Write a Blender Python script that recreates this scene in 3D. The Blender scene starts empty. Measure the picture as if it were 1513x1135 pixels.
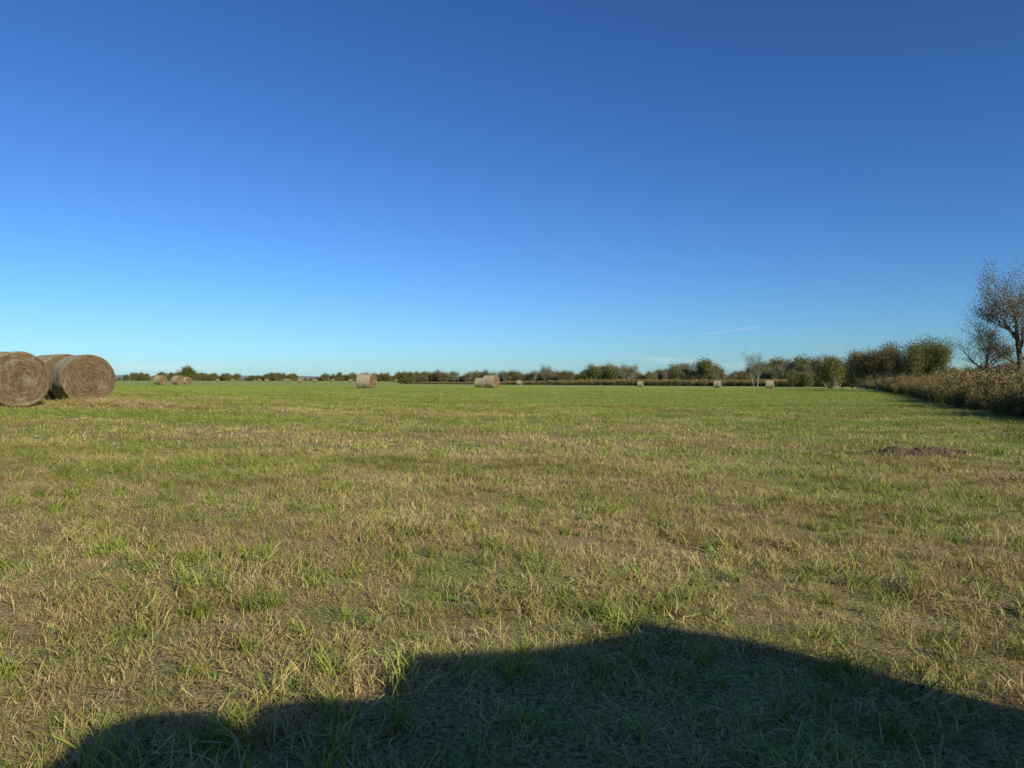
import bpy, math, random
import numpy as np
from mathutils import Vector, Euler
random.seed(4); rng=np.random.default_rng(7)
scene=bpy.context.scene
scene.view_settings.view_transform='Standard'
try: scene.view_settings.look='None'
except Exception: pass
scene.view_settings.exposure=0
ZOOM=0

# ------------------------------------------------------------------ terrain
ctrl=np.array([
(0,0,0),(0,5,0),(4,5,0),(-4,5,.03),(0,12,.05),(8,14,0),(-7,14,.25),(19,26.7,0),(25,41,0),(34,60,-.05),(60,118,-.35),(93,190,-.85),
(-14.85,21.7,.62),(-14.4,24.4,.62),(-17,23.5,.66),(-16.6,81,.32),(-3,94,.16),(38,210,-1.05),(47.8,165,-.72),(54.5,150,-.65),
(74.2,165,-.83),(2.6,250,-.9),(-62.5,127,.33),(-73.4,160,.13),(0,270,-.95),(-40,290,-.85),(-89,300,-.5),(-100,400,-.55),(-170,420,-.5),
(-250,500,-.4),(-100,550,-.4),(0,40,.1),(10,60,.05),(130,200,-.9),(0,-20,0),(20,0,0),(-20,0,.2)],float)
MEAN=-.4
def kern(r2): return .5*np.exp(-r2/(2*150**2))+.25*np.exp(-r2/(2*26**2))
P=ctrl[:,:2]
K=kern(((P[:,None]-P[None])**2).sum(-1))+np.eye(len(P))*.0015
W=np.linalg.solve(K,ctrl[:,2]-MEAN)
def gz(x,y):
    x=np.atleast_1d(np.asarray(x,float)); y=np.atleast_1d(np.asarray(y,float))
    out=np.empty(len(x))
    for i in range(0,len(x),20000):
        a=x[i:i+20000];b=y[i:i+20000]
        out[i:i+20000]=kern((a[:,None]-P[None,:,0])**2+(b[:,None]-P[None,:,1])**2)@W+MEAN
    return out
Z0=float(gz(0,0)[0])

# ------------------------------------------------------------------ node helpers
def new_mat(name,rough=.8,spec=.2):
    m=bpy.data.materials.new(name); m.use_nodes=True
    nt=m.node_tree; b=nt.nodes['Principled BSDF']
    b.inputs['Roughness'].default_value=rough
    b.inputs['Specular IOR Level'].default_value=spec
    return m,nt,b
class N:
    def __init__(s,nt): s.nt=nt
    def n(s,t,**kw):
        nd=s.nt.nodes.new(t)
        for k,v in kw.items(): setattr(nd,k,v)
        return nd
    def put(s,sock,v):
        if isinstance(v,(int,float)): sock.default_value=v
        elif isinstance(v,(tuple,list)):
            sock.default_value=tuple(v) if len(v)==len(sock.default_value) else tuple(v)+(1,)
        else: s.nt.links.new(v,sock)
    def math(s,op,a,b=0.,c=None,clamp=False):
        nd=s.n('ShaderNodeMath',operation=op,use_clamp=clamp)
        s.put(nd.inputs[0],a); s.put(nd.inputs[1],b)
        if c is not None: s.put(nd.inputs[2],c)
        return nd.outputs[0]
    def mr(s,v,a,b,c,d):
        nd=s.n('ShaderNodeMapRange'); s.put(nd.inputs[0],v)
        for i,x in enumerate((a,b,c,d)): s.put(nd.inputs[i+1],x)
        return nd.outputs[0]
    def mix(s,f,a,b,bt='MIX'):
        nd=s.n('ShaderNodeMix',data_type='RGBA',blend_type=bt)
        s.put(nd.inputs[0],f); s.put(nd.inputs[6],a); s.put(nd.inputs[7],b)
        return nd.outputs[2]
    def noise(s,vec,scale,detail=3,rough=.55,dist=0):
        nd=s.n('ShaderNodeTexNoise'); 
        if vec is not None: s.put(nd.inputs['Vector'],vec)
        nd.inputs['Scale'].default_value=scale; nd.inputs['Detail'].default_value=detail
        nd.inputs['Roughness'].default_value=rough; nd.inputs['Distortion'].default_value=dist
        return nd.outputs['Fac']
    def vscale(s,vec,sc):
        nd=s.n('ShaderNodeVectorMath',operation='MULTIPLY'); s.put(nd.inputs[0],vec); nd.inputs[1].default_value=sc
        return nd.outputs[0]
    def pos(s): return s.n('ShaderNodeNewGeometry').outputs['Position']
    def sep(s,v):
        nd=s.n('ShaderNodeSeparateXYZ'); s.put(nd.inputs[0],v); return nd.outputs
    def comb(s,x,y,z):
        nd=s.n('ShaderNodeCombineXYZ')
        for i,v in enumerate((x,y,z)): s.put(nd.inputs[i],v)
        return nd.outputs[0]
    def attr(s,name): return s.n('ShaderNodeAttribute',attribute_name=name).outputs['Fac']
    def bump(s,h,strength,dist,bs):
        nd=s.n('ShaderNodeBump'); nd.inputs['Strength'].default_value=strength; nd.inputs['Distance'].default_value=dist
        s.put(nd.inputs['Height'],h); s.nt.links.new(nd.outputs[0],bs.inputs['Normal'])

def green_prob(g,pos):
    x,y,z=g.sep(pos)[:3]
    flat=g.comb(x,y,0.)
    base=g.mr(y,7.,42.,.42,.86)
    side=g.mr(g.math('ABSOLUTE',g.math('ADD',x,-1.)),1.,12.,-.06,.10)
    n1=g.math('MULTIPLY',g.math('SUBTRACT',g.noise(flat,.33,3),.5),1.7)
    n2=g.math('MULTIPLY',g.math('SUBTRACT',g.noise(flat,2.6,2),.5),1.3)
    n3=g.math('MULTIPLY',g.math('SUBTRACT',g.noise(g.vscale(flat,(.05,.35,1)),1.,3),.5),1.6)
    n23=g.math('ADD',n2,n3)
    return g.math('ADD',g.math('ADD',base,side),g.math('ADD',n1,n23)), flat

def grass_material():
    m,nt,b=new_mat('grass_blades',.55,.3); g=N(nt)
    p,flat=green_prob(g,g.pos())
    r=g.attr('rnd'); r2=g.attr('rnd2')
    isg=g.mr(g.math('SUBTRACT',p,r),-.05,.05,0.,1.)
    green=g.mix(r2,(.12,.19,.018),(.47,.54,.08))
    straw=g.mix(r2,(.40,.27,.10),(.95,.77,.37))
    col=g.mix(isg,straw,green)
    yel=g.noise(flat,1.1,2)
    col=g.mix(g.mr(yel,.35,.75,0.,.35),col,(.58,.51,.14))
    worn=g.noise(g.vscale(flat,(.22,.5,1)),1.,4,.6)
    col=g.mix(1.,col,g.mix(g.mr(worn,.36,.6,0.,1.),(.70,.66,.60),(1.,1.,1.)),'MULTIPLY')
    g.put(b.inputs['Base Color'],col)
    tr=g.n('ShaderNodeBsdfTranslucent'); g.put(tr.inputs[0],col)
    mx=g.n('ShaderNodeMixShader'); mx.inputs[0].default_value=.2
    nt.links.new(b.outputs[0],mx.inputs[1]); nt.links.new(tr.outputs[0],mx.inputs[2])
    nt.links.new(mx.outputs[0],nt.nodes['Material Output'].inputs[0])
    return m
M_grass=grass_material()

def weed_material():
    m,nt,b=new_mat('weed_leaves',.5,.3); g=N(nt)
    col=g.mix(g.attr('rnd2'),(.10,.17,.03),(.32,.42,.08))
    g.put(b.inputs['Base Color'],col); return m
M_weed=weed_material()

def ground_material():
    m,nt,b=new_mat('field_turf',.95,.05); g=N(nt)
    pos=g.pos(); p,flat=green_prob(g,pos)
    y=g.sep(pos)[1]; x=g.sep(pos)[0]
    f1=g.noise(flat,38,4,.7); f2=g.noise(flat,9,4,.65); f3=g.noise(flat,150,2,.6)
    straw=g.mix(g.mr(f1,.36,.62,0.,1.),(.09,.062,.028),(.56,.43,.20))
    green=g.mix(g.mr(f1,.36,.62,0.,1.),(.09,.11,.025),(.38,.43,.10))
    pf=g.math('ADD',p,g.math('MULTIPLY',g.math('SUBTRACT',f2,.5),1.2))
    near=g.mix(g.mr(pf,.25,.85,0.,1.),straw,green)
    st=g.noise(g.vscale(flat,(.006,.05,1)),1.,5,.6)
    st2=g.noise(g.vscale(flat,(.03,.22,1)),1.,4,.6)
    far=g.mix(g.mr(st,.35,.68,0.,1.),(.24,.345,.065),(.38,.41,.115))
    far=g.mix(g.mr(st2,.45,.75,0.,.6),far,(.48,.43,.16))
    col=g.mix(g.mr(y,30.,110.,0.,.92),near,far)
    soil=None
    for (cx,cy,ax,ay) in [(8.0,14.0,1.5,.42),(7.3,10.3,.5,.3)]:
        dx=g.math('DIVIDE',g.math('SUBTRACT',x,cx),ax); dy=g.math('DIVIDE',g.math('SUBTRACT',y,cy),ay)
        d=g.math('SQRT',g.math('ADD',g.math('MULTIPLY',dx,dx),g.math('MULTIPLY',dy,dy)))
        d=g.math('ADD',d,g.math('MULTIPLY',g.math('SUBTRACT',g.noise(flat,3.,4,.7),.5),1.4))
        s=g.mr(d,.8,1.2,1.,0.)
        soil=s if soil is None else g.math('MAXIMUM',soil,s)
    col=g.mix(soil,col,g.mix(f1,(.05,.03,.02),(.16,.10,.06)))
    g.put(b.inputs['Base Color'],col)
    h=g.math('ADD',f1,g.math('MULTIPLY',f3,.5))
    g.bump(h,.8,.03,b)
    return m
M_ground=ground_material()

def mesh_obj(name,V,F,mats,rnd=None,rnd2=None,mi=None,smooth=False,link=True,parent=None):
    me=bpy.data.meshes.new(name)
    me.from_pydata([tuple(v) for v in V],[],[tuple(int(i) for i in f) for f in F]); 
    for mm in mats: me.materials.append(mm)
    for nm,a in (('rnd',rnd),('rnd2',rnd2)):
        if a is not None:
            at=me.attributes.new(nm,'FLOAT','POINT'); at.data.foreach_set('value',np.asarray(a,dtype=np.float32))
    if mi is not None: me.polygons.foreach_set('material_index',np.asarray(mi,dtype=np.int32))
    if smooth: me.polygons.foreach_set('use_smooth',[True]*len(me.polygons))
    me.update()
    o=bpy.data.objects.new(name,me)
    if link: scene.collection.objects.link(o)
    if parent: o.parent=parent
    return o

def make_ground():
    rs=[0.0]+list(np.geomspace(.5,9000,170)); na=240
    V=[(0,0)];
    for r in rs[1:]:
        a=np.linspace(0,2*math.pi,na,endpoint=False); V+=list(zip(r*np.cos(a),r*np.sin(a)))
    V=np.array(V); z=gz(V[:,0],V[:,1]); R=np.hypot(V[:,0],V[:,1])
    z+= (.02*np.sin(V[:,0]*1.3+V[:,1]*.5)+.015*np.sin(V[:,1]*2.1-V[:,0]*.7))*np.clip(1-R/80,0,1)*np.clip(R/3,0,1)
    V3=np.c_[V,z]; F=[]
    for j in range(na): F.append((0,1+j,1+(j+1)%na))
    for i in range(len(rs)-2):
        o=1+i*na;q=o+na
        for j in range(na):
            k=(j+1)%na; F.append((o+j,q+j,q+k,o+k))
    return mesh_obj('grass_field_ground',V3,F,[M_ground],smooth=True)
make_ground()

# ------------------------------------------------------------------ scatter (geometry nodes instancing)
def scatter(name,pts,rots,scales,idx,objs):
    coll=bpy.data.collections.new(name+'_sources')
    for i,o in enumerate(objs):
        o.name='%s_src_%02d'%(name,i); coll.objects.link(o)
    me=bpy.data.meshes.new(name); n=len(pts)
    me.vertices.add(n); me.vertices.foreach_set('co',np.asarray(pts,dtype=np.float32).ravel())
    a=me.attributes.new('irot','FLOAT_VECTOR','POINT'); a.data.foreach_set('vector',np.asarray(rots,dtype=np.float32).ravel())
    a=me.attributes.new('iscl','FLOAT','POINT'); a.data.foreach_set('value',np.asarray(scales,dtype=np.float32))
    a=me.attributes.new('iidx','INT','POINT'); a.data.foreach_set('value',np.asarray(idx,dtype=np.int32))
    me.update()
    ob=bpy.data.objects.new(name,me); scene.collection.objects.link(ob)
    ng=bpy.data.node_groups.new(name+'_gn','GeometryNodeTree')
    ng.interface.new_socket('Geometry',in_out='INPUT',socket_type='NodeSocketGeometry')
    ng.interface.new_socket('Geometry',in_out='OUTPUT',socket_type='NodeSocketGeometry')
    gi=ng.nodes.new('NodeGroupInput'); go=ng.nodes.new('NodeGroupOutput')
    ip=ng.nodes.new('GeometryNodeInstanceOnPoints'); ci=ng.nodes.new('GeometryNodeCollectionInfo')
    ci.inputs['Collection'].default_value=coll; ci.inputs['Separate Children'].default_value=True; ci.inputs['Reset Children'].default_value=True
    ip.inputs['Pick Instance'].default_value=True
    def na(nm,t):
        nd=ng.nodes.new('GeometryNodeInputNamedAttribute'); nd.data_type=t; nd.inputs['Name'].default_value=nm
        return [o for o in nd.outputs if o.enabled and o.name=='Attribute'][0]
    L=ng.links.new
    L(gi.outputs[0],ip.inputs['Points']); L(ci.outputs[0],ip.inputs['Instance'])
    L(na('iidx','INT'),ip.inputs['Instance Index'])
    er=ng.nodes.new('FunctionNodeEulerToRotation'); L(na('irot','FLOAT_VECTOR'),er.inputs[0]); L(er.outputs[0],ip.inputs['Rotation'])
    L(na('iscl','FLOAT'),ip.inputs['Scale']); L(ip.outputs[0],go.inputs[0])
    md=ob.modifiers.new('scatter','NODES'); md.node_group=ng
    return ob

# ------------------------------------------------------------------ grass
def tuft(name,n,rad,h0,h1,w,lean,segs=3,rlo=0.,rhi=1.,flat=0.,mat=None,curve=.8):
    V=[];F=[];R=[];R2=[]
    for i in range(n):
        a=random.uniform(0,6.283); r=rad*math.sqrt(random.random())
        bx,by=r*math.cos(a),r*math.sin(a)
        h=random.uniform(h0,h1)*(1 if random.random()>.15 else 1.25)
        da=random.uniform(0,6.283); dx,dy=math.cos(da),math.sin(da)
        ta=random.uniform(0,6.283); tx,ty=math.cos(ta),math.sin(ta)
        if mat is M_weed: tx,ty=-dy,dx
        ln=random.uniform(.3,1)*lean; isflat=random.random()<flat
        o=len(V); ww=w*random.uniform(.6,1.3)
        v1=random.uniform(rlo,rhi); v2=random.random()
        zb=random.uniform(.005,.03) if isflat else -.005
        for s in range(segs+1):
            t=s/segs
            if isflat:
                px=bx+dx*h*t; py=by+dy*h*t; pz=zb+t*random.uniform(-.01,.03)+.01
                tx,ty=-dy,dx
            else:
                k=ln*h*(t**(1+curve)); px=bx+dx*k; py=by+dy*k; pz=zb+h*t*(1-.35*ln*t)
            wd=ww*.5*((1-t)**.6 if mat is not M_weed else max(.0,math.sin(math.pi*min(1,.12+.88*t)))*1.0)
            if isflat: wd=ww*.4
            if s<segs or isflat:
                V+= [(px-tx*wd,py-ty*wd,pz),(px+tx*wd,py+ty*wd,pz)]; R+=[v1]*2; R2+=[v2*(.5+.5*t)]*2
            else: V.append((px,py,pz)); R.append(v1); R2.append(v2)
        for s in range(segs):
            a0=o+2*s
            if s<segs-1 or isflat: F.append((a0,a0+1,a0+3,a0+2))
            else: F.append((a0,a0+1,a0+2))
    return mesh_obj(name,V,F,[mat or M_grass],R,R2,link=False)

def zone(n,d0,d1,half=.86):
    y=np.sqrt(rng.random(n)*(d1*d1-d0*d0)+d0*d0); x=y*rng.uniform(-half,half,n); return x,y
SOIL=[(8.0,14.0,1.5,.42),(7.3,10.3,.5,.3)]
def keep_grass(x,y):
    k=np.ones(len(x),bool)
    for cx,cy,ax,ay in SOIL:
        d=np.hypot((x-cx)/ax,(y-cy)/ay)+rng.normal(0,.25,len(x)); k&=~((d<1)&(rng.random(len(x))<.85))
    return k
def pack(x,y,tilt=.15,zoff=0.):
    n=len(x); z=gz(x,y)+zoff
    R=np.hypot(x,y); z+=(.02*np.sin(x*1.3+y*.5)+.015*np.sin(y*2.1-x*.7))*np.clip(1-R/80,0,1)*np.clip(R/3,0,1)
    rot=np.c_[rng.normal(0,tilt,n),rng.normal(0,tilt,n),rng.uniform(0,6.283,n)]
    return np.c_[x,y,z],rot
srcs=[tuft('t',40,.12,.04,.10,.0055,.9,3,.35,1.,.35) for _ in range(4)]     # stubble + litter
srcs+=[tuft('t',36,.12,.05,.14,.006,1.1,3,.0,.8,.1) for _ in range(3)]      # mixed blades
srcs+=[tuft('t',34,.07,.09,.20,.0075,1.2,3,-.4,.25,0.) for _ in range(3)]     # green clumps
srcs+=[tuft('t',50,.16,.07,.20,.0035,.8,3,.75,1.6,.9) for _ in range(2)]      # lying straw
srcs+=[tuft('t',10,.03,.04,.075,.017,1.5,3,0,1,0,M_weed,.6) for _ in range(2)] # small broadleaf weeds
x,y=zone(9000,1.3,12.5,.9); k=keep_grass(x,y); x,y=x[k],y[k]
cl=np.sin(x*1.7+1.3*np.sin(y*1.1))*np.sin(y*1.9+x*.6)
pr=rng.random(len(x))
idx=np.where(pr<.39,rng.integers(0,4,len(x)),np.where(pr<.74,rng.integers(4,7,len(x)),np.where(pr<.84+.07*cl,rng.integers(7,10,len(x)),np.where(pr<.965,rng.integers(10,12,len(x)),rng.integers(12,14,len(x))))))
pts,rot=pack(x,y)
hs=1+.25*np.sin(x*2.3+np.sin(y*3))*np.sin(y*1.7)
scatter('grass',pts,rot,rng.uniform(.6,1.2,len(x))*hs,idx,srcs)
srcs=[tuft('t',56,.24,.04,.10,.010,.9,2,.3,1.,.3) for _ in range(3)]+[tuft('t',50,.24,.05,.12,.011,1.,2,-.1,.8,.05) for _ in range(3)]+[tuft('t',40,.13,.08,.17,.012,1.,2,-.5,.3,0.) for _ in range(2)]
x,y=zone(14000,12,40,.86); k=keep_grass(x,y); x,y=x[k],y[k]
pr=rng.random(len(x)); idx=np.where(pr<.5,rng.integers(0,3,len(x)),np.where(pr<.91,rng.integers(3,6,len(x)),rng.integers(6,8,len(x))))
pts,rot=pack(x,y); scatter('grass.001',pts,rot,rng.uniform(.7,1.25,len(x)),idx,srcs)
srcs=[tuft('t',60,.55,.05,.10,.024,.8,1,.1,.9,.0) for _ in range(3)]+[tuft('t',50,.55,.06,.12,.024,.8,1,-.3,.8,0) for _ in range(3)]
x,y=zone(12000,38,105,.84)
pts,rot=pack(x,y,.05); scatter('grass.002',pts,rot,rng.uniform(.7,1.2,len(x)),rng.integers(0,6,len(x)),srcs)

# ------------------------------------------------------------------ hay bales
def bale_material():
    m,nt,b=new_mat('hay',.9,.1); g=N(nt)
    tc=g.n('ShaderNodeTexCoord').outputs['Object']
    x,y,z=g.sep(tc)[:3]
    r=g.math('SQRT',g.math('ADD',g.math('MULTIPLY',y,y),g.math('MULTIPLY',z,z)))
    th=g.math('ARCTAN2',y,g.math('MULTIPLY',z,1.))
    end=g.mr(g.math('ABSOLUTE',x),.70,.745,0.,1.)
    oi=g.n('ShaderNodeObjectInfo').outputs['Random']
    rr=g.math('ADD',r,g.math('MULTIPLY',th,.012))
    wob=g.math('MULTIPLY',g.noise(tc,3.,3),.12)
    lay=g.noise(g.comb(g.math('MULTIPLY',g.math('ADD',rr,wob),30.),g.math('MULTIPLY',th,2.5),g.math('MULTIPLY',oi,40.)),1.,5,.7)
    fine=g.noise(tc,45.,4,.75); big=g.noise(tc,2.2,4,.6)
    ce=g.mix(g.mr(lay,.35,.65,0.,1.),(.05,.031,.016),(.32,.215,.11))
    ce=g.mix(g.mr(fine,.5,.8,0.,.5),ce,(.46,.34,.18))
    ce=g.mix(g.mr(big,.4,.7,0.,.45),ce,(.105,.07,.038))
    side=g.noise(g.comb(g.math('MULTIPLY',x,55.),g.math('MULTIPLY',th,2.5),g.math('MULTIPLY',oi,10.)),1.,4,.65)
    sfine=g.noise(g.vscale(tc,(1,.35,.35)),70.,3,.7)
    cs=g.mix(g.mr(side,.3,.7,0.,1.),(.24,.20,.11),(.64,.55,.33))
    cs=g.mix(g.mr(sfine,.45,.7,0.,.6),cs,(.19,.15,.075))
    cs=g.mix(g.mr(big,.4,.65,0.,.4),cs,(.50,.45,.29))
    col=g.mix(end,cs,ce)
    g.put(b.inputs['Base Color'],col)
    h=g.math('ADD',g.math('MULTIPLY',fine,.5),g.mix(end,side,lay))
    g.bump(h,1.,.06,b)
    return m
M_bale=bale_material()
def straw_mat(name,a,c):
    m,nt,b=new_mat(name,.8,.15); g=N(nt)
    g.put(b.inputs['Base Color'],g.mix(g.attr('rnd'),a,c)); return m
M_straw=straw_mat('hay_strands',(.09,.06,.03),(.40,.29,.15))
from mathutils import noise as mn
def bale_mesh(name,seed,R=.85,L=1.5,strands=0,na=96):
    rnd=random.Random(seed); V=[];F=[]
    prof=[]
    hl=L/2; c=.07
    for i in range(1,13): prof.append((hl,(R-c)*i/13))
    for i in range(5):
        a=i/4*math.pi/2; prof.append((hl-c+c*math.cos(a),R-c+c*math.sin(a)))
    nx=18
    for i in range(1,nx): prof.append((hl-c-(L-2*c)*i/nx,R))
    prof=prof+[(-px,pr) for px,pr in prof[:17]][::-1]
    V.append((hl,0,0))
    for px,pr in prof:
        for j in range(na):
            a=2*math.pi*j/na
            q=Vector((px*2.2,pr*math.sin(a)*2.2,pr*math.cos(a)*2.2))+Vector((seed*7.1,0,0))
            d=mn.noise(q)*.04+mn.noise(q*4)*.015
            dr=d+.035*mn.noise(Vector((seed,pr*28+a*.3,0))); 
            isend=pr<R-.02
            rr=pr if isend else pr+d+.006*mn.noise(Vector((px*60,seed,a*2)))
            xx=px+(dr*1.1 if px>0 else -dr*1.1) if isend else px
            y=rr*math.sin(a); z=rr*math.cos(a)
            if z<-R*.93: z=-R*.93+(z+R*.93)*.35   # settles under own weight
            V.append((xx,y,z))
    last=len(V); V.append((-hl,0,0))
    for j in range(na): F.append((0,1+j,1+(j+1)%na))
    for i in range(len(prof)-1):
        o=1+i*na;q=o+na
        for j in range(na):
            k=(j+1)%na; F.append((o+j,q+j,q+k,o+k))
    o=1+(len(prof)-1)*na
    for j in range(na): F.append((o+j,last,o+(j+1)%na))
    nb=len(F); nv=len(V); R1=[0.]*nv
    for i in range(strands):
        a=rnd.uniform(0,6.283); onend=rnd.random()<.62
        if onend:
            rr=R*math.sqrt(rnd.random())*.98; s=1 if rnd.random()<.75 else -1
            p=Vector((s*(hl+.005),rr*math.sin(a),rr*math.cos(a))); nrm=Vector((s,0,0)); tan=Vector((0,math.cos(a),-math.sin(a)))
        else:
            px=rnd.uniform(-hl,hl); p=Vector((px,R*math.sin(a),R*math.cos(a))); nrm=Vector((0,math.sin(a),math.cos(a))); tan=Vector((0,math.cos(a),-math.sin(a)))
        if p.z<-R*.9: p.z=-R*.9
        d=(tan*rnd.choice((-1,1))*rnd.uniform(.4,1.4)+nrm*rnd.uniform(.03,.3)+Vector((rnd.gauss(0,.2),rnd.gauss(0,.2),rnd.gauss(0,.2)))).normalized()
        ln=rnd.uniform(.03,.12)*(1 if onend else .6); w=d.cross(nrm)
        if w.length<.01: continue
        w=w.normalized()*rnd.uniform(.002,.004)
        k=len(V); e=p+d*ln-Vector((0,0,ln*.25))
        V+=[tuple(p-w),tuple(p+w),tuple(e+w*.5),tuple(e-w*.5)]; R1+=[rnd.random()**1.5]*4; F.append((k,k+1,k+2,k+3))
    mi=[0]*nb+[1]*(len(F)-nb)
    me_o=mesh_obj(name,V,F,[M_bale,M_straw],R1,None,mi,link=False)
    sm=[True]*nb+[False]*(len(F)-nb); me_o.data.polygons.foreach_set('use_smooth',sm)
    return me_o.data
bm_near=[bale_mesh('hay_bale_mesh',s,strands=4200) for s in (1,2)]
bm_far=[bale_mesh('hay_bale_mesh_plain',s+5,strands=500,na=48) for s in (1,2,3)]
def bale(x,y,bearing,near=False,D=1.7,L=None,i=[0]):
    i[0]+=1
    me=(bm_near if near else bm_far)[i[0]%(2 if near else 3)]
    o=bpy.data.objects.new('hay_bale',me); scene.collection.objects.link(o)
    s=D/1.7; o.scale=((L or 1.5)/1.5,s,s)
    ax=Vector((math.sin(math.radians(bearing)),math.cos(math.radians(bearing)),0))
    o.rotation_euler=(0,0,math.atan2(-ax.y,-ax.x))
    o.location=(x,y,float(gz(x,y)[0])+.85*s*.95); return o
bale(-15.55,22.0,-54,True,1.72); bale(-15.05,24.85,-48,True,1.7)
bale(-16.95,23.3,-55,True,1.7); bale(-16.6,26.0,-52,True,1.7); bale(-17.9,27.6,-50,True,1.7)
bale(-16.6,81,-72,D=1.75,L=1.75); bale(-2.8,94,-60,D=1.75,L=1.8); bale(-5.6,125,-60)
bale(38,210,-60); bale(47.8,165,-55); bale(54.5,150,-60,D=1.75); bale(74.2,165,-40)
bale(2.6,250,-60); bale(-62.9,127,-60,L=1.7); bale(-61.9,131.5,-60); bale(-73.4,160,-70)
for (bx,by) in [(-89.5,300),(-93,335),(-174,420),(-165,420),(-142,400),(-133,385),(-137,430),(-101,400),(-92,405),(-84,390),(-110,350),(-60,370),(-52,340)]:
    bale(bx,by,-60)
srcs=[tuft('t',110,.22,.08,.26,.006,.7,2,1.6,2.4,.85) for _ in range(3)]
n=420; x=np.r_[rng.normal(-13.6,.55,n),rng.normal(-12.0,1.0,n//2)]; y=np.r_[rng.normal(23.6,.55,n),rng.normal(23.3,.45,n//2)]
pts,rot=pack(x,y,.25,.03); scatter('loose_hay',pts,rot,rng.uniform(.6,1.2,len(x)),rng.integers(0,3,len(x)),srcs)

def soil_mat():
    m,nt,b=new_mat('bare_soil',.95,.05); g=N(nt); f=g.noise(g.pos(),30,5,.7)
    g.put(b.inputs['Base Color'],g.mix(f,(.045,.03,.02),(.20,.14,.09))); g.bump(f,1,.02,b); return m
M_soil=soil_mat()
def soil_mound(cx,cy,ax,ay,h,seed):
    V=[];F=[];nx,ny=90,50
    for j in range(ny):
        for i in range(nx):
            u=-1+2*i/(nx-1); v=-1+2*j/(ny-1); x=cx+u*ax; y=cy+v*ay
            e=max(0,1-(u*u+v*v)); q=Vector((x*3,y*3,seed))
            z=h*e*(.35+1.0*max(0,mn.noise(q)+.35))+.045*e**.5*mn.noise(q*4)+.025*mn.noise(q*10)-.03*(1-e)-.02
            V.append((x,y,float(gz(x,y)[0])+z))
    for j in range(ny-1):
        for i in range(nx-1):
            a=j*nx+i; F.append((a,a+1,a+nx+1,a+nx))
    return mesh_obj('soil_mound',V,F,[M_soil],smooth=False)
soil_mound(8.0,14.0,1.5,.5,.15,1)

# ------------------------------------------------------------------ trees
def bark_mat(name,c0,c1):
    m,nt,b=new_mat(name,.9,.1); g=N(nt); f=g.noise(g.vscale(g.pos(),(1,1,.25)),9,4,.7)
    g.put(b.inputs['Base Color'],g.mix(g.mr(f,.3,.7,0.,1.),c0,c1)); return m
M_bark=bark_mat('bark_dark',(.05,.04,.03),(.15,.125,.10))
M_barkp=bark_mat('bark_pale',(.20,.175,.14),(.42,.38,.32))
def leaf_mat(name,a,b_,c):
    m,nt,b=new_mat(name,.6,.2); g=N(nt)
    r=g.attr('rnd'); r2=g.attr('rnd2')
    col=g.mix(r,a,b_); col=g.mix(g.mr(r2,.55,1.,0.,.9),col,c)
    g.put(b.inputs['Base Color'],col)
    tr=g.n('ShaderNodeBsdfTranslucent'); g.put(tr.inputs[0],col)
    mx=g.n('ShaderNodeMixShader'); mx.inputs[0].default_value=.3
    nt.links.new(b.outputs[0],mx.inputs[1]); nt.links.new(tr.outputs[0],mx.inputs[2])
    nt.links.new(mx.outputs[0],nt.nodes['Material Output'].inputs[0]); return m
M_lolive=leaf_mat('leaves_olive',(.06,.078,.022),(.20,.21,.06),(.36,.32,.12))
M_lbrown=leaf_mat('leaves_brown',(.09,.08,.038),(.25,.205,.085),(.38,.28,.13))
M_lgrey=leaf_mat('leaves_grey',(.13,.125,.08),(.28,.27,.16),(.38,.33,.2))
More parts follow.
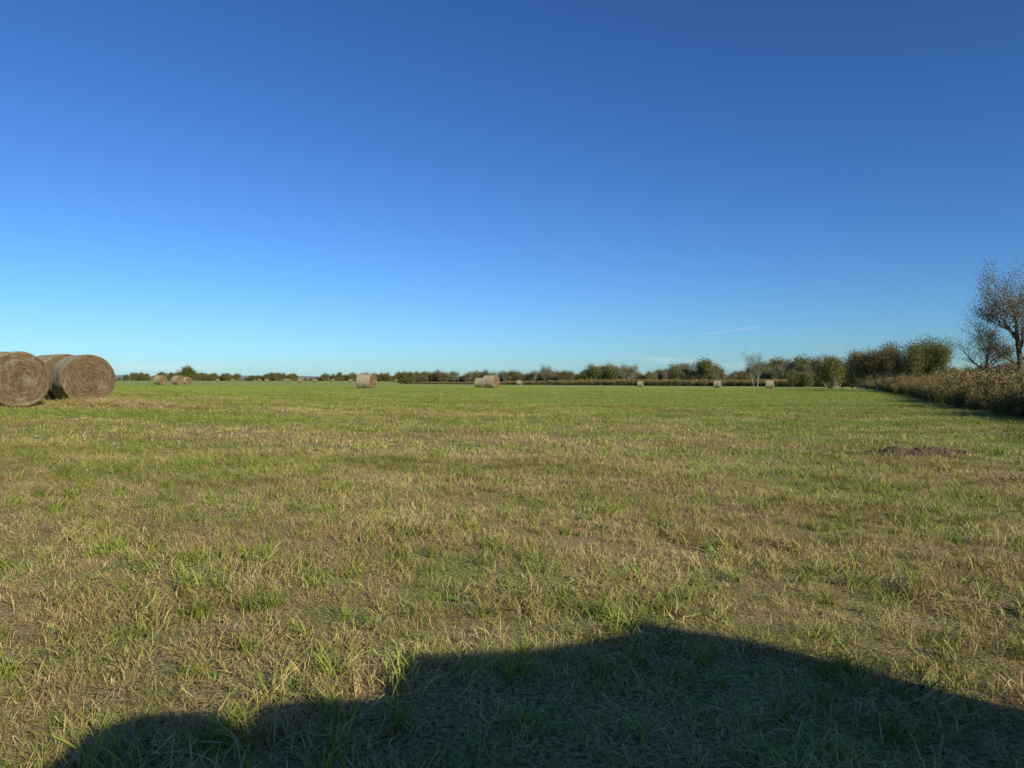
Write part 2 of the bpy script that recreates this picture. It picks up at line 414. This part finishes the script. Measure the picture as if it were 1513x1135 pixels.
def make_tree(name,seed,height,width,tr,stems=1,levels=3,kids=(6,6,5),leafn=10,leafs=.12,clump=.5,leafmat=M_lolive,bark=M_bark,lean=.1,up=.35,bare=0.,trunk_frac=.3,link=True):
    rd=random.Random(seed); V=[];F=[];MI=[];R=[];R2=[]; tips=[]
    def tube(pts,rads,ns):
        o=len(V)
        for i,(p,r) in enumerate(zip(pts,rads)):
            d=(pts[min(i+1,len(pts)-1)]-pts[max(i-1,0)]).normalized()
            u=d.cross(Vector((.3,.9,.1))).normalized(); w=d.cross(u)
            for k in range(ns):
                a=6.283*k/ns; V.append(tuple(p+(u*math.cos(a)+w*math.sin(a))*r)); R.append(0.);R2.append(0.)
        for i in range(len(pts)-1):
            for k in range(ns):
                a=o+i*ns+k; b=o+i*ns+(k+1)%ns; F.append((a,b,b+ns,a+ns)); MI.append(0)
    def rv(s): return Vector((rd.gauss(0,s),rd.gauss(0,s),rd.gauss(0,s)))
    def grow(p,d,ln,r,lv):
        n=6 if lv==0 else 4; pts=[p.copy()]; rads=[r*(1.35 if lv==0 else 1)]; dd=d.copy()
        for i in range(n):
            dd=(dd+rv(.16 if lv else .09)+Vector((0,0,.06*up))).normalized()
            pts.append(pts[-1]+dd*ln/n); rads.append(r*(1-.72*(i+1)/n))
        tube(pts,rads,7 if lv==0 else (4 if lv==1 else 3))
        if lv>=levels:
            tips.append(pts[-1]); tips.append(pts[2]); return
        if lv==levels-1: tips.append(pts[-1])
        nk=kids[lv]; f0=trunk_frac if lv==0 else .25
        for k in range(nk):
            t=f0+(1-f0)*(k+rd.random()*.8)/nk; t=min(t,.99); x=t*n; i=int(x); q=pts[i].lerp(pts[i+1],x-i)
            a=rd.uniform(0,6.283)+k*2.4
            side=Vector((math.cos(a),math.sin(a),rd.uniform(-.1,.4)))
            nd=(dd*rd.uniform(.35,.7)+side*rd.uniform(.6,1.)+Vector((0,0,up))).normalized()
            grow(q,nd,ln*rd.uniform(.38,.74)*(1-.35*t if lv==0 else 1),r*(1-.7*t)*.6,lv+1)
    for s in range(stems):
        a=rd.uniform(0,6.283) ; l=lean if stems==1 else rd.uniform(.15,.6)
        grow(Vector((0.12*s*math.cos(a),.12*s*math.sin(a),-.1)),Vector((math.cos(a)*l,math.sin(a)*l,1)).normalized(),1.*rd.uniform(.8,1),tr/height,0)
    A=np.array(V); zmax=A[:,2].max(); wx=np.percentile(np.hypot(A[:,0],A[:,1]),97)
    sz=height*.94/zmax; sx=width*.47/wx
    A[:,0]*=sx;A[:,1]*=sx;A[:,2]*=sz
    V=[tuple(v) for v in A]
    T=[Vector((t.x*sx,t.y*sx,t.z*sz)) for t in tips]
    for t in T:
        if rd.random()<bare: continue
        tone=rd.random(); cnt=int(leafn*rd.uniform(.3,1.7))
        for i in range(cnt):
            c=t+rv(clump*.5); 
            if c.z<.3: continue
            u=rv(1).normalized(); w=u.cross(rv(1)).normalized(); s=leafs*rd.uniform(.5,1.3)
            o=len(V); V+=[tuple(c-u*s),tuple(c-w*s*.5),tuple(c+u*s),tuple(c+w*s*.5)]
            v=min(1,max(0,tone*.6+rd.random()*.4)); v2=rd.random()
            R+= [v]*4; R2+=[v2]*4; F.append((o,o+1,o+2,o+3)); MI.append(1)
    return mesh_obj(name,V,F,[bark,leafmat],R,R2,MI,link=link)
def place(o,x,y,rz=0.): o.location=(x,y,float(gz(x,y)[0])); o.rotation_euler[2]=rz; return o

place(make_tree('cottonwood_tree',11,15.6,10,.5,levels=3,kids=(11,8,6),leafn=19,leafs=.075,clump=.75,leafmat=M_lbrown,trunk_frac=.33,lean=.14,up=.55,bare=.15),54.6,76,0.4)
place(make_tree('cottonwood_tree',23,9.6,7.6,.36,levels=3,kids=(11,8,6),leafn=10,leafs=.065,clump=.6,leafmat=M_lgrey,trunk_frac=.25,lean=.2,up=.35,bare=.2),51.6,78,1.)
place(make_tree('cottonwood_tree',29,15.,10.,.4,levels=3,kids=(10,7,6),leafn=20,leafs=.075,clump=.75,leafmat=M_lbrown,trunk_frac=.28,up=.5,bare=.15),61,82,2.)
place(make_tree('willow_tree',31,8.6,11,.22,stems=6,levels=2,kids=(11,9),leafn=44,leafs=.1,clump=1.1,leafmat=M_lolive,bark=M_barkp,trunk_frac=.5,up=.3),63.2,112)
place(make_tree('willow_tree',32,7.2,8.5,.2,stems=6,levels=2,kids=(9,8),leafn=30,leafs=.1,clump=1.,leafmat=M_lbrown,bark=M_barkp,trunk_frac=.45,up=.3),58.6,113)
place(make_tree('willow_tree',33,7.4,9.5,.2,stems=5,levels=2,kids=(9,8),leafn=42,leafs=.12,clump=1.1,leafmat=M_lolive,bark=M_barkp,trunk_frac=.2),69,150)
place(make_tree('willow_tree',34,8.2,10.5,.2,stems=5,levels=2,kids=(9,8),leafn=42,leafs=.12,clump=1.1,leafmat=M_lolive,bark=M_bark,trunk_frac=.2),74,154)
place(make_tree('bare_tree',35,11.8,7.2,.24,stems=2,levels=3,kids=(8,6,5),leafn=4,leafs=.1,clump=.6,leafmat=M_lgrey,bark=M_barkp,trunk_frac=.3,up=.7),70,205)
place(make_tree('lone_tree',36,8.2,7.5,.3,levels=2,kids=(10,8),leafn=70,leafs=.2,clump=1.3,leafmat=M_lolive,trunk_frac=.35),-161,350)
place(make_tree('round_shrub',37,4.2,6,.15,stems=6,levels=2,kids=(8,7),leafn=50,leafs=.2,clump=.9,leafmat=M_lolive,trunk_frac=.1),-41,275)

# distant tree line
ts=[]
for s in range(4): ts.append(make_tree('t',50+s,6.5,6.5,.2,stems=2+s%2,levels=2,kids=(9,7),leafn=30,leafs=.14,clump=1.1,leafmat=(M_lolive,M_lbrown)[s%2],bark=M_barkp,trunk_frac=.2,link=False))
for s in range(4): ts.append(make_tree('t',60+s,6.5,5.2,.3,stems=2,levels=3,kids=(8,6,4),leafn=4,leafs=.12,clump=.7,leafmat=M_lgrey,bark=M_barkp,trunk_frac=.2,up=.5,link=False))
for s in range(2): ts.append(make_tree('t',70+s,4.5,7,.2,stems=6,levels=2,kids=(8,7),leafn=34,leafs=.15,clump=1.,leafmat=(M_lolive,M_lbrown)[s],bark=M_barkp,trunk_frac=.1,link=False))
def along(poly,n,w0,w1):
    P_=np.array(poly,float); seg=np.diff(P_,axis=0); L=np.hypot(seg[:,0],seg[:,1]); c=np.r_[0,np.cumsum(L)]
    t=rng.random(n)*c[-1]; i=np.clip(np.searchsorted(c,t)-1,0,len(L)-1); f=(t-c[i])/L[i]
    q=P_[i]+seg[i]*f[:,None]; nr=np.c_[-seg[i,1],seg[i,0]]/L[i][:,None]
    q=q+nr*rng.uniform(w0,w1,n)[:,None]; return q[:,0],q[:,1]
X=[];Y=[];S=[];I=[]
x,y=along([(-42,305),(0,275),(20,262)],90,0,16); X+=list(x);Y+=list(y);S+=list(rng.uniform(.5,.95,90));I+=list(rng.integers(0,10,90))
x,y=along([(5,270),(45,258),(100,232),(150,205)],280,2,30); X+=list(x);Y+=list(y);S+=list(rng.uniform(.5,1.25,280)*(1+.28*np.sin(x*.21)));I+=list(rng.choice([0,1,2,3,4,5,6,7,4,5,6,7,8,9],280))
x,y=along([(76,205),(110,190),(130,150),(95,110),(85,80)],60,-14,0); X+=list(x);Y+=list(y);S+=list(rng.uniform(.5,.95,60));I+=list(rng.integers(0,10,60))
x,y=along([(-420,560),(-300,560),(-180,540),(-80,500),(-30,400)],330,-20,20)
dens=(np.sin(x*.045)+np.sin(x*.11+2))*.3+1; kk=rng.random(330)<dens
x,y=x[kk],y[kk]; X+=list(x);Y+=list(y);S+=list(rng.uniform(.5,1.1,len(x))*np.clip(dens[kk],.6,1));I+=list(rng.choice([0,1,2,3,8,9],len(x)))
X=np.array(X);Y=np.array(Y); scatter('distant_tree_line',np.c_[X,Y,gz(X,Y)-.1],np.c_[0*X,0*X,rng.uniform(0,6.28,len(X))],S,I,ts)

# ------------------------------------------------------------------ tall weeds / brush
def brush_mat(name,l0,l1,t0,t1,t2):
    m,nt,b=new_mat(name,.8,.1); g=N(nt)
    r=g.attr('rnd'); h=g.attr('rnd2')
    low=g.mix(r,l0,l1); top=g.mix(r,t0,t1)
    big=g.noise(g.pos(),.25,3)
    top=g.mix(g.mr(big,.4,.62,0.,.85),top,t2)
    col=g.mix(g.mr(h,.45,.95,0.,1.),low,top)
    g.put(b.inputs['Base Color'],col); return m
M_brush=brush_mat('brush_stalks',(.05,.05,.017),(.16,.15,.05),(.19,.11,.05),(.46,.30,.14),(.20,.20,.065))  # rust-coloured tops, with some sunlit brightness put into the colour
def brush(seed,H,rad,stems,leaves,ls):
    rd=random.Random(seed);V=[];F=[];R=[];R2=[]
    for s in range(stems):
        a=rd.uniform(0,6.283);r=rad*math.sqrt(rd.random()); p=Vector((r*math.cos(a),r*math.sin(a),0)); h=H*rd.uniform(.55,1.08)
        d=Vector((rd.gauss(0,.12),rd.gauss(0,.12),1)); w=Vector((math.cos(a*3),math.sin(a*3),0))*.008; v=rd.random()
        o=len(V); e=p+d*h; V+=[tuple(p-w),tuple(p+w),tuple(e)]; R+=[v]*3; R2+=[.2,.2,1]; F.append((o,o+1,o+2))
        for i in range(leaves):
            t=rd.random()**.75; c=p+d*h*t+Vector((rd.gauss(0,.07),rd.gauss(0,.07),rd.gauss(0,.03)))
            u=Vector((rd.gauss(0,.6),rd.gauss(0,.6),rd.uniform(.2,1.2))).normalized(); q=u.cross(Vector((rd.gauss(0,1),rd.gauss(0,1),.1))).normalized()
            s_=ls*rd.uniform(.5,1.3); o=len(V)
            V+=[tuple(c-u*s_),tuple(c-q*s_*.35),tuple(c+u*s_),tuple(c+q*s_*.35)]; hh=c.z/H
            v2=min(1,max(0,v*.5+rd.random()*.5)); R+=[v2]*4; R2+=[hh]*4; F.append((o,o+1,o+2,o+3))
    return mesh_obj('t',V,F,[M_brush],R,R2,link=False)
srcs=[brush(s,1.65,.45,16,32,.055) for s in range(5)]
edge=[(13.5,12),(19.3,26),(25.3,41),(34.5,60),(47,88),(62,118),(94,188)]
x,y=along(edge,4600,-9,0.); 
x2,y2=along(edge,1300,-1.4,.8)
mod=1+.16*np.sin(x*.9+y*.35)+.1*np.sin(y*.8-x*.3)
x=np.r_[x,x2];y=np.r_[y,y2]; sc=np.r_[rng.uniform(.65,1.15,4600)*mod,rng.uniform(.3,.8,1300)]
pts,rot=pack(x,y,.08); scatter('tall_brush',pts,rot,sc,rng.integers(0,5,len(x)),srcs)
srcs=[brush(80+s,2.0,1.1,22,30,.13) for s in range(4)]
x,y=along([(95,190),(60,228),(30,246),(0,262),(-30,285),(-45,300)],1500,-9,0.)
sc=rng.uniform(.45,1.1,1500)*np.clip((x+60)/90,.45,1)
x3,y3=along([(-440,545),(-300,545),(-180,525),(-80,480),(-45,380),(-40,305)],900,-6,4.); 
x=np.r_[x,x3];y=np.r_[y,y3];sc=np.r_[sc,rng.uniform(.3,.75,900)]
pts,rot=pack(x,y,.05); scatter('tall_brush.001',pts,rot,sc,rng.integers(0,4,len(x)),srcs)

# ------------------------------------------------------------------ distant hills
def hill_mat():
    m,nt,b=new_mat('hazed_hills',1.,0.); g=N(nt); f=g.noise(g.pos(),.006,5,.6)
    g.put(b.inputs['Base Color'],g.mix(g.mr(f,.4,.6,0.,1.),(.22,.26,.30),(.33,.32,.30))); return m  # blue-grey stands in for aerial haze, put into the hill colour
def hills():
    nx,ny=160,14; V=[];F=[]
    for j in range(ny):
        for i in range(nx):
            x=-4200+i*(4600/(nx-1)); y=2600+j*70; v=j/(ny-1)
            h=max(0,9+7*mn.noise(Vector((x*.0016,v*.7,1)))+4*mn.noise(Vector((x*.006,v*2,5))))
            env=min(1,max(0,(-x+150)/1000)); V.append((x,y,-1+h*env*math.sin(v*math.pi*.9+.05)*1.15))
    for j in range(ny-1):
        for i in range(nx-1):
            a=j*nx+i; F.append((a,a+1,a+nx+1,a+nx))
    mesh_obj('distant_hills',V,F,[hill_mat()],smooth=True)
hills()

# ------------------------------------------------------------------ contrail and thin cloud
def vapour_mat(name,dens,scale):
    m=bpy.data.materials.new(name); m.use_nodes=True; nt=m.node_tree; g=N(nt); nt.nodes.remove(nt.nodes['Principled BSDF'])
    d=g.n('ShaderNodeBsdfDiffuse'); d.inputs[0].default_value=(.9,.9,.92,1)
    tl=g.n('ShaderNodeBsdfTranslucent'); tl.inputs[0].default_value=(.9,.9,.92,1)
    ad=g.n('ShaderNodeMixShader'); ad.inputs[0].default_value=.3
    nt.links.new(d.outputs[0],ad.inputs[1]); nt.links.new(tl.outputs[0],ad.inputs[2])
    t=g.n('ShaderNodeBsdfTransparent')
    uv=g.n('ShaderNodeTexCoord').outputs['Generated']; u=g.sep(uv)
    ex=g.math('MULTIPLY',g.math('SUBTRACT',1.,g.math('ABSOLUTE',g.math('MULTIPLY_ADD',u[0],2.,-1.))),2.2,clamp=True)
    a2=g.attr('rnd')
    nz=g.mr(g.noise(g.vscale(g.n('ShaderNodeTexCoord').outputs['Object'],scale),1.,4,.6),.35,.7,.15,1.)
    al=g.math('MULTIPLY',g.math('MULTIPLY',g.math('MULTIPLY',ex,a2),nz),dens)
    mx=g.n('ShaderNodeMixShader'); g.put(mx.inputs[0],al)
    nt.links.new(t.outputs[0],mx.inputs[1]); nt.links.new(ad.outputs[0],mx.inputs[2])
    nt.links.new(mx.outputs[0],nt.nodes['Material Output'].inputs[0]); return m
def ribbon(name,a,b,w,mat,n=40,rows=4):
    V=[];F=[];R=[]; a=Vector(a);b=Vector(b); ww=Vector(w)
    for i in range(n+1):
        c=a.lerp(b,i/n)
        for k in range(rows+1):
            t=-1+2*k/rows; V.append(tuple(c+ww*t)); R.append(1-t*t)
    for i in range(n):
        for k in range(rows):
            q=i*(rows+1)+k; F.append((q,q+rows+1,q+rows+2,q+1))
    mesh_obj(name,V,F,[mat],R)
ribbon('contrail',(5300,20000,1225),(7250,20500,1500),(0,60,42),vapour_mat('contrail_vapour',.35,(.0012,.003,.003)))
cm=vapour_mat('thin_cloud_vapour',.30,(.0006,.003,.004))
ribbon('thin_cloud',(-11600,20000,330),(-7800,20000,290),(0,100,150),cm)
ribbon('thin_cloud',(3500,20000,560),(7500,20000,300),(0,100,110),cm)
ribbon('thin_cloud',(5500,20000,300),(13500,20000,400),(0,100,160),cm)

# ------------------------------------------------------------------ unseen guessed vehicle, its outline shaped to cast the foreground shadow
def truck():
    root=bpy.data.objects.new('shadow_caster_truck',None); scene.collection.objects.link(root)
    YF=-.8
    pm,nt,b=new_mat('truck_paint',.35,.5); b.inputs['Base Color'].default_value=(.12,.13,.14,1)
    gm,nt,b=new_mat('truck_glass',.1,.6); b.inputs['Base Color'].default_value=(.02,.025,.03,1)
    tm,nt,b=new_mat('truck_rubber',.9,.2); b.inputs['Base Color'].default_value=(.02,.02,.02,1)
    cm_,nt,b=new_mat('truck_metal',.35,.5); b.inputs['Base Color'].default_value=(.5,.5,.5,1); b.inputs['Metallic'].default_value=.8
    top=[(1.55,1.68),(1.75,1.86),(2.05,1.95),(2.33,1.96),(2.40,1.80),(2.50,1.80),(2.62,2.0),(2.85,2.03),(3.38,2.04),(3.72,2.06),(3.78,2.34),(4.1,2.35),(4.44,2.37),(5.08,2.49),(5.5,2.57),(5.62,2.68),(5.75,2.70),(5.9,2.62),(6.04,2.54),(6.1,2.45),(6.14,2.24),(6.2,2.0)]
    prof=[(1.25,.6)]
    for x,z in top:
        d=z/.628; prof.append((x-.353*d+.67,.581*(d+.8)))
    prof.append((5.8,.6))
    arc=lambda c:[(c+.5*math.cos(a),.52+.5*math.sin(a)) for a in np.linspace(.1,math.pi-.1,8)]
    base=[(5.4,.55)]+arc(4.85)+[(4.3,.52),(2.7,.52)]+arc(2.15)+[(1.6,.52)]
    poly=prof+base
    n=len(poly); ys=[YF,YF-.04,YF-1.96,YF-2.0]
    V=[];F=[]
    for yy in ys:
        for px,pz in poly: V.append((px,yy,pz))
    for r in range(3):
        for i in range(n):
            j=(i+1)%n; F.append((r*n+i,r*n+j,(r+1)*n+j,(r+1)*n+i))
    F.append(tuple(range(n))[::-1]); F.append(tuple(range(3*n,4*n)))
    mesh_obj('body',V,F,[pm],parent=root)
    def panel(nm,pts,y,mat):
        mesh_obj(nm,[(a,y,c) for a,c in pts]+[(a,y+(-.01 if y>-2 else .01),c) for a,c in pts],[(0,1,2,3),(7,6,5,4),(0,4,5,1),(1,5,6,2),(2,6,7,3),(3,7,4,0)],[mat],parent=root)
    for y in (YF+.008,YF-2.008):
        panel('side_window',[(3.3,1.75),(3.95,1.75),(3.95,2.42),(3.45,2.4)],y,gm); panel('rear_side_window',[(4.1,1.75),(5.0,1.75),(5.0,2.6),(4.1,2.45)],y,gm)
        panel('door_seam',[(4.02,.65),(4.04,.65),(4.04,2.45),(4.02,2.45)],y,tm)
    for wx in (4.85,2.15):
        for wy in (YF-.16,YF-1.84):
            bpy.ops.mesh.primitive_torus_add(location=(wx,wy,.41),rotation=(math.pi/2,0,0),major_radius=.28,minor_radius=.13); o=bpy.context.object; o.name='tyre'; o.data.materials.append(tm); o.parent=root
            bpy.ops.mesh.primitive_cylinder_add(location=(wx,wy,.41),rotation=(math.pi/2,0,0),radius=.22,depth=.14); o=bpy.context.object; o.name='rim'; o.data.materials.append(cm_); o.parent=root
    bpy.ops.mesh.primitive_cube_add(location=(1.18,YF-1,.7)); o=bpy.context.object; o.scale=(.06,.98,.12); o.name='bumper'; o.data.materials.append(cm_); o.parent=root
    for wy in (YF-.3,YF-1.7):
        bpy.ops.mesh.primitive_uv_sphere_add(location=(1.26,wy,1.3),radius=.13); o=bpy.context.object; o.scale=(.35,1,1); o.name='headlamp'; o.data.materials.append(cm_); o.parent=root
truck()

# ------------------------------------------------------------------ light, sky, camera
EL,AZ=math.radians(24),math.radians(140)
to_sun=Vector((math.sin(AZ)*math.cos(EL),math.cos(AZ)*math.cos(EL),math.sin(EL)))
sd=bpy.data.lights.new('sun','SUN'); sd.energy=5.0; sd.angle=math.radians(.5); sd.color=(1,.92,.74)
so=bpy.data.objects.new('sun',sd); scene.collection.objects.link(so); so.rotation_euler=(-to_sun).to_track_quat('-Z','Y').to_euler(); so.location=(20,-20,30)
w=bpy.data.worlds.new('World'); scene.world=w; w.use_nodes=True; nt=w.node_tree; g=N(nt)
bg=nt.nodes['Background']; sky=g.n('ShaderNodeTexSky',sky_type='NISHITA')
sky.sun_disc=False; sky.sun_elevation=EL; sky.sun_rotation=AZ; sky.air_density=1.0; sky.dust_density=.3; sky.ozone_density=2.2; sky.altitude=300
tint=g.mix(1.,sky.outputs[0],(.53,.84,1.24),'MULTIPLY')
gm=g.n('ShaderNodeGamma'); gm.inputs[1].default_value=1.18; nt.links.new(tint,gm.inputs[0])
nt.links.new(gm.outputs[0],bg.inputs[0]); bg.inputs[1].default_value=.071

cam=bpy.data.cameras.new('camera'); co=bpy.data.objects.new('camera',cam); scene.collection.objects.link(co)
cam.sensor_width=36; cam.lens=24.96; cam.clip_start=.05; cam.clip_end=60000
co.location=(0,0,Z0+1.5); co.rotation_euler=(math.radians(90-.46),0,0); scene.camera=co
if ZOOM:
    cam.lens=75; co.rotation_euler=(math.radians(90+1.5),0,math.radians(-25))
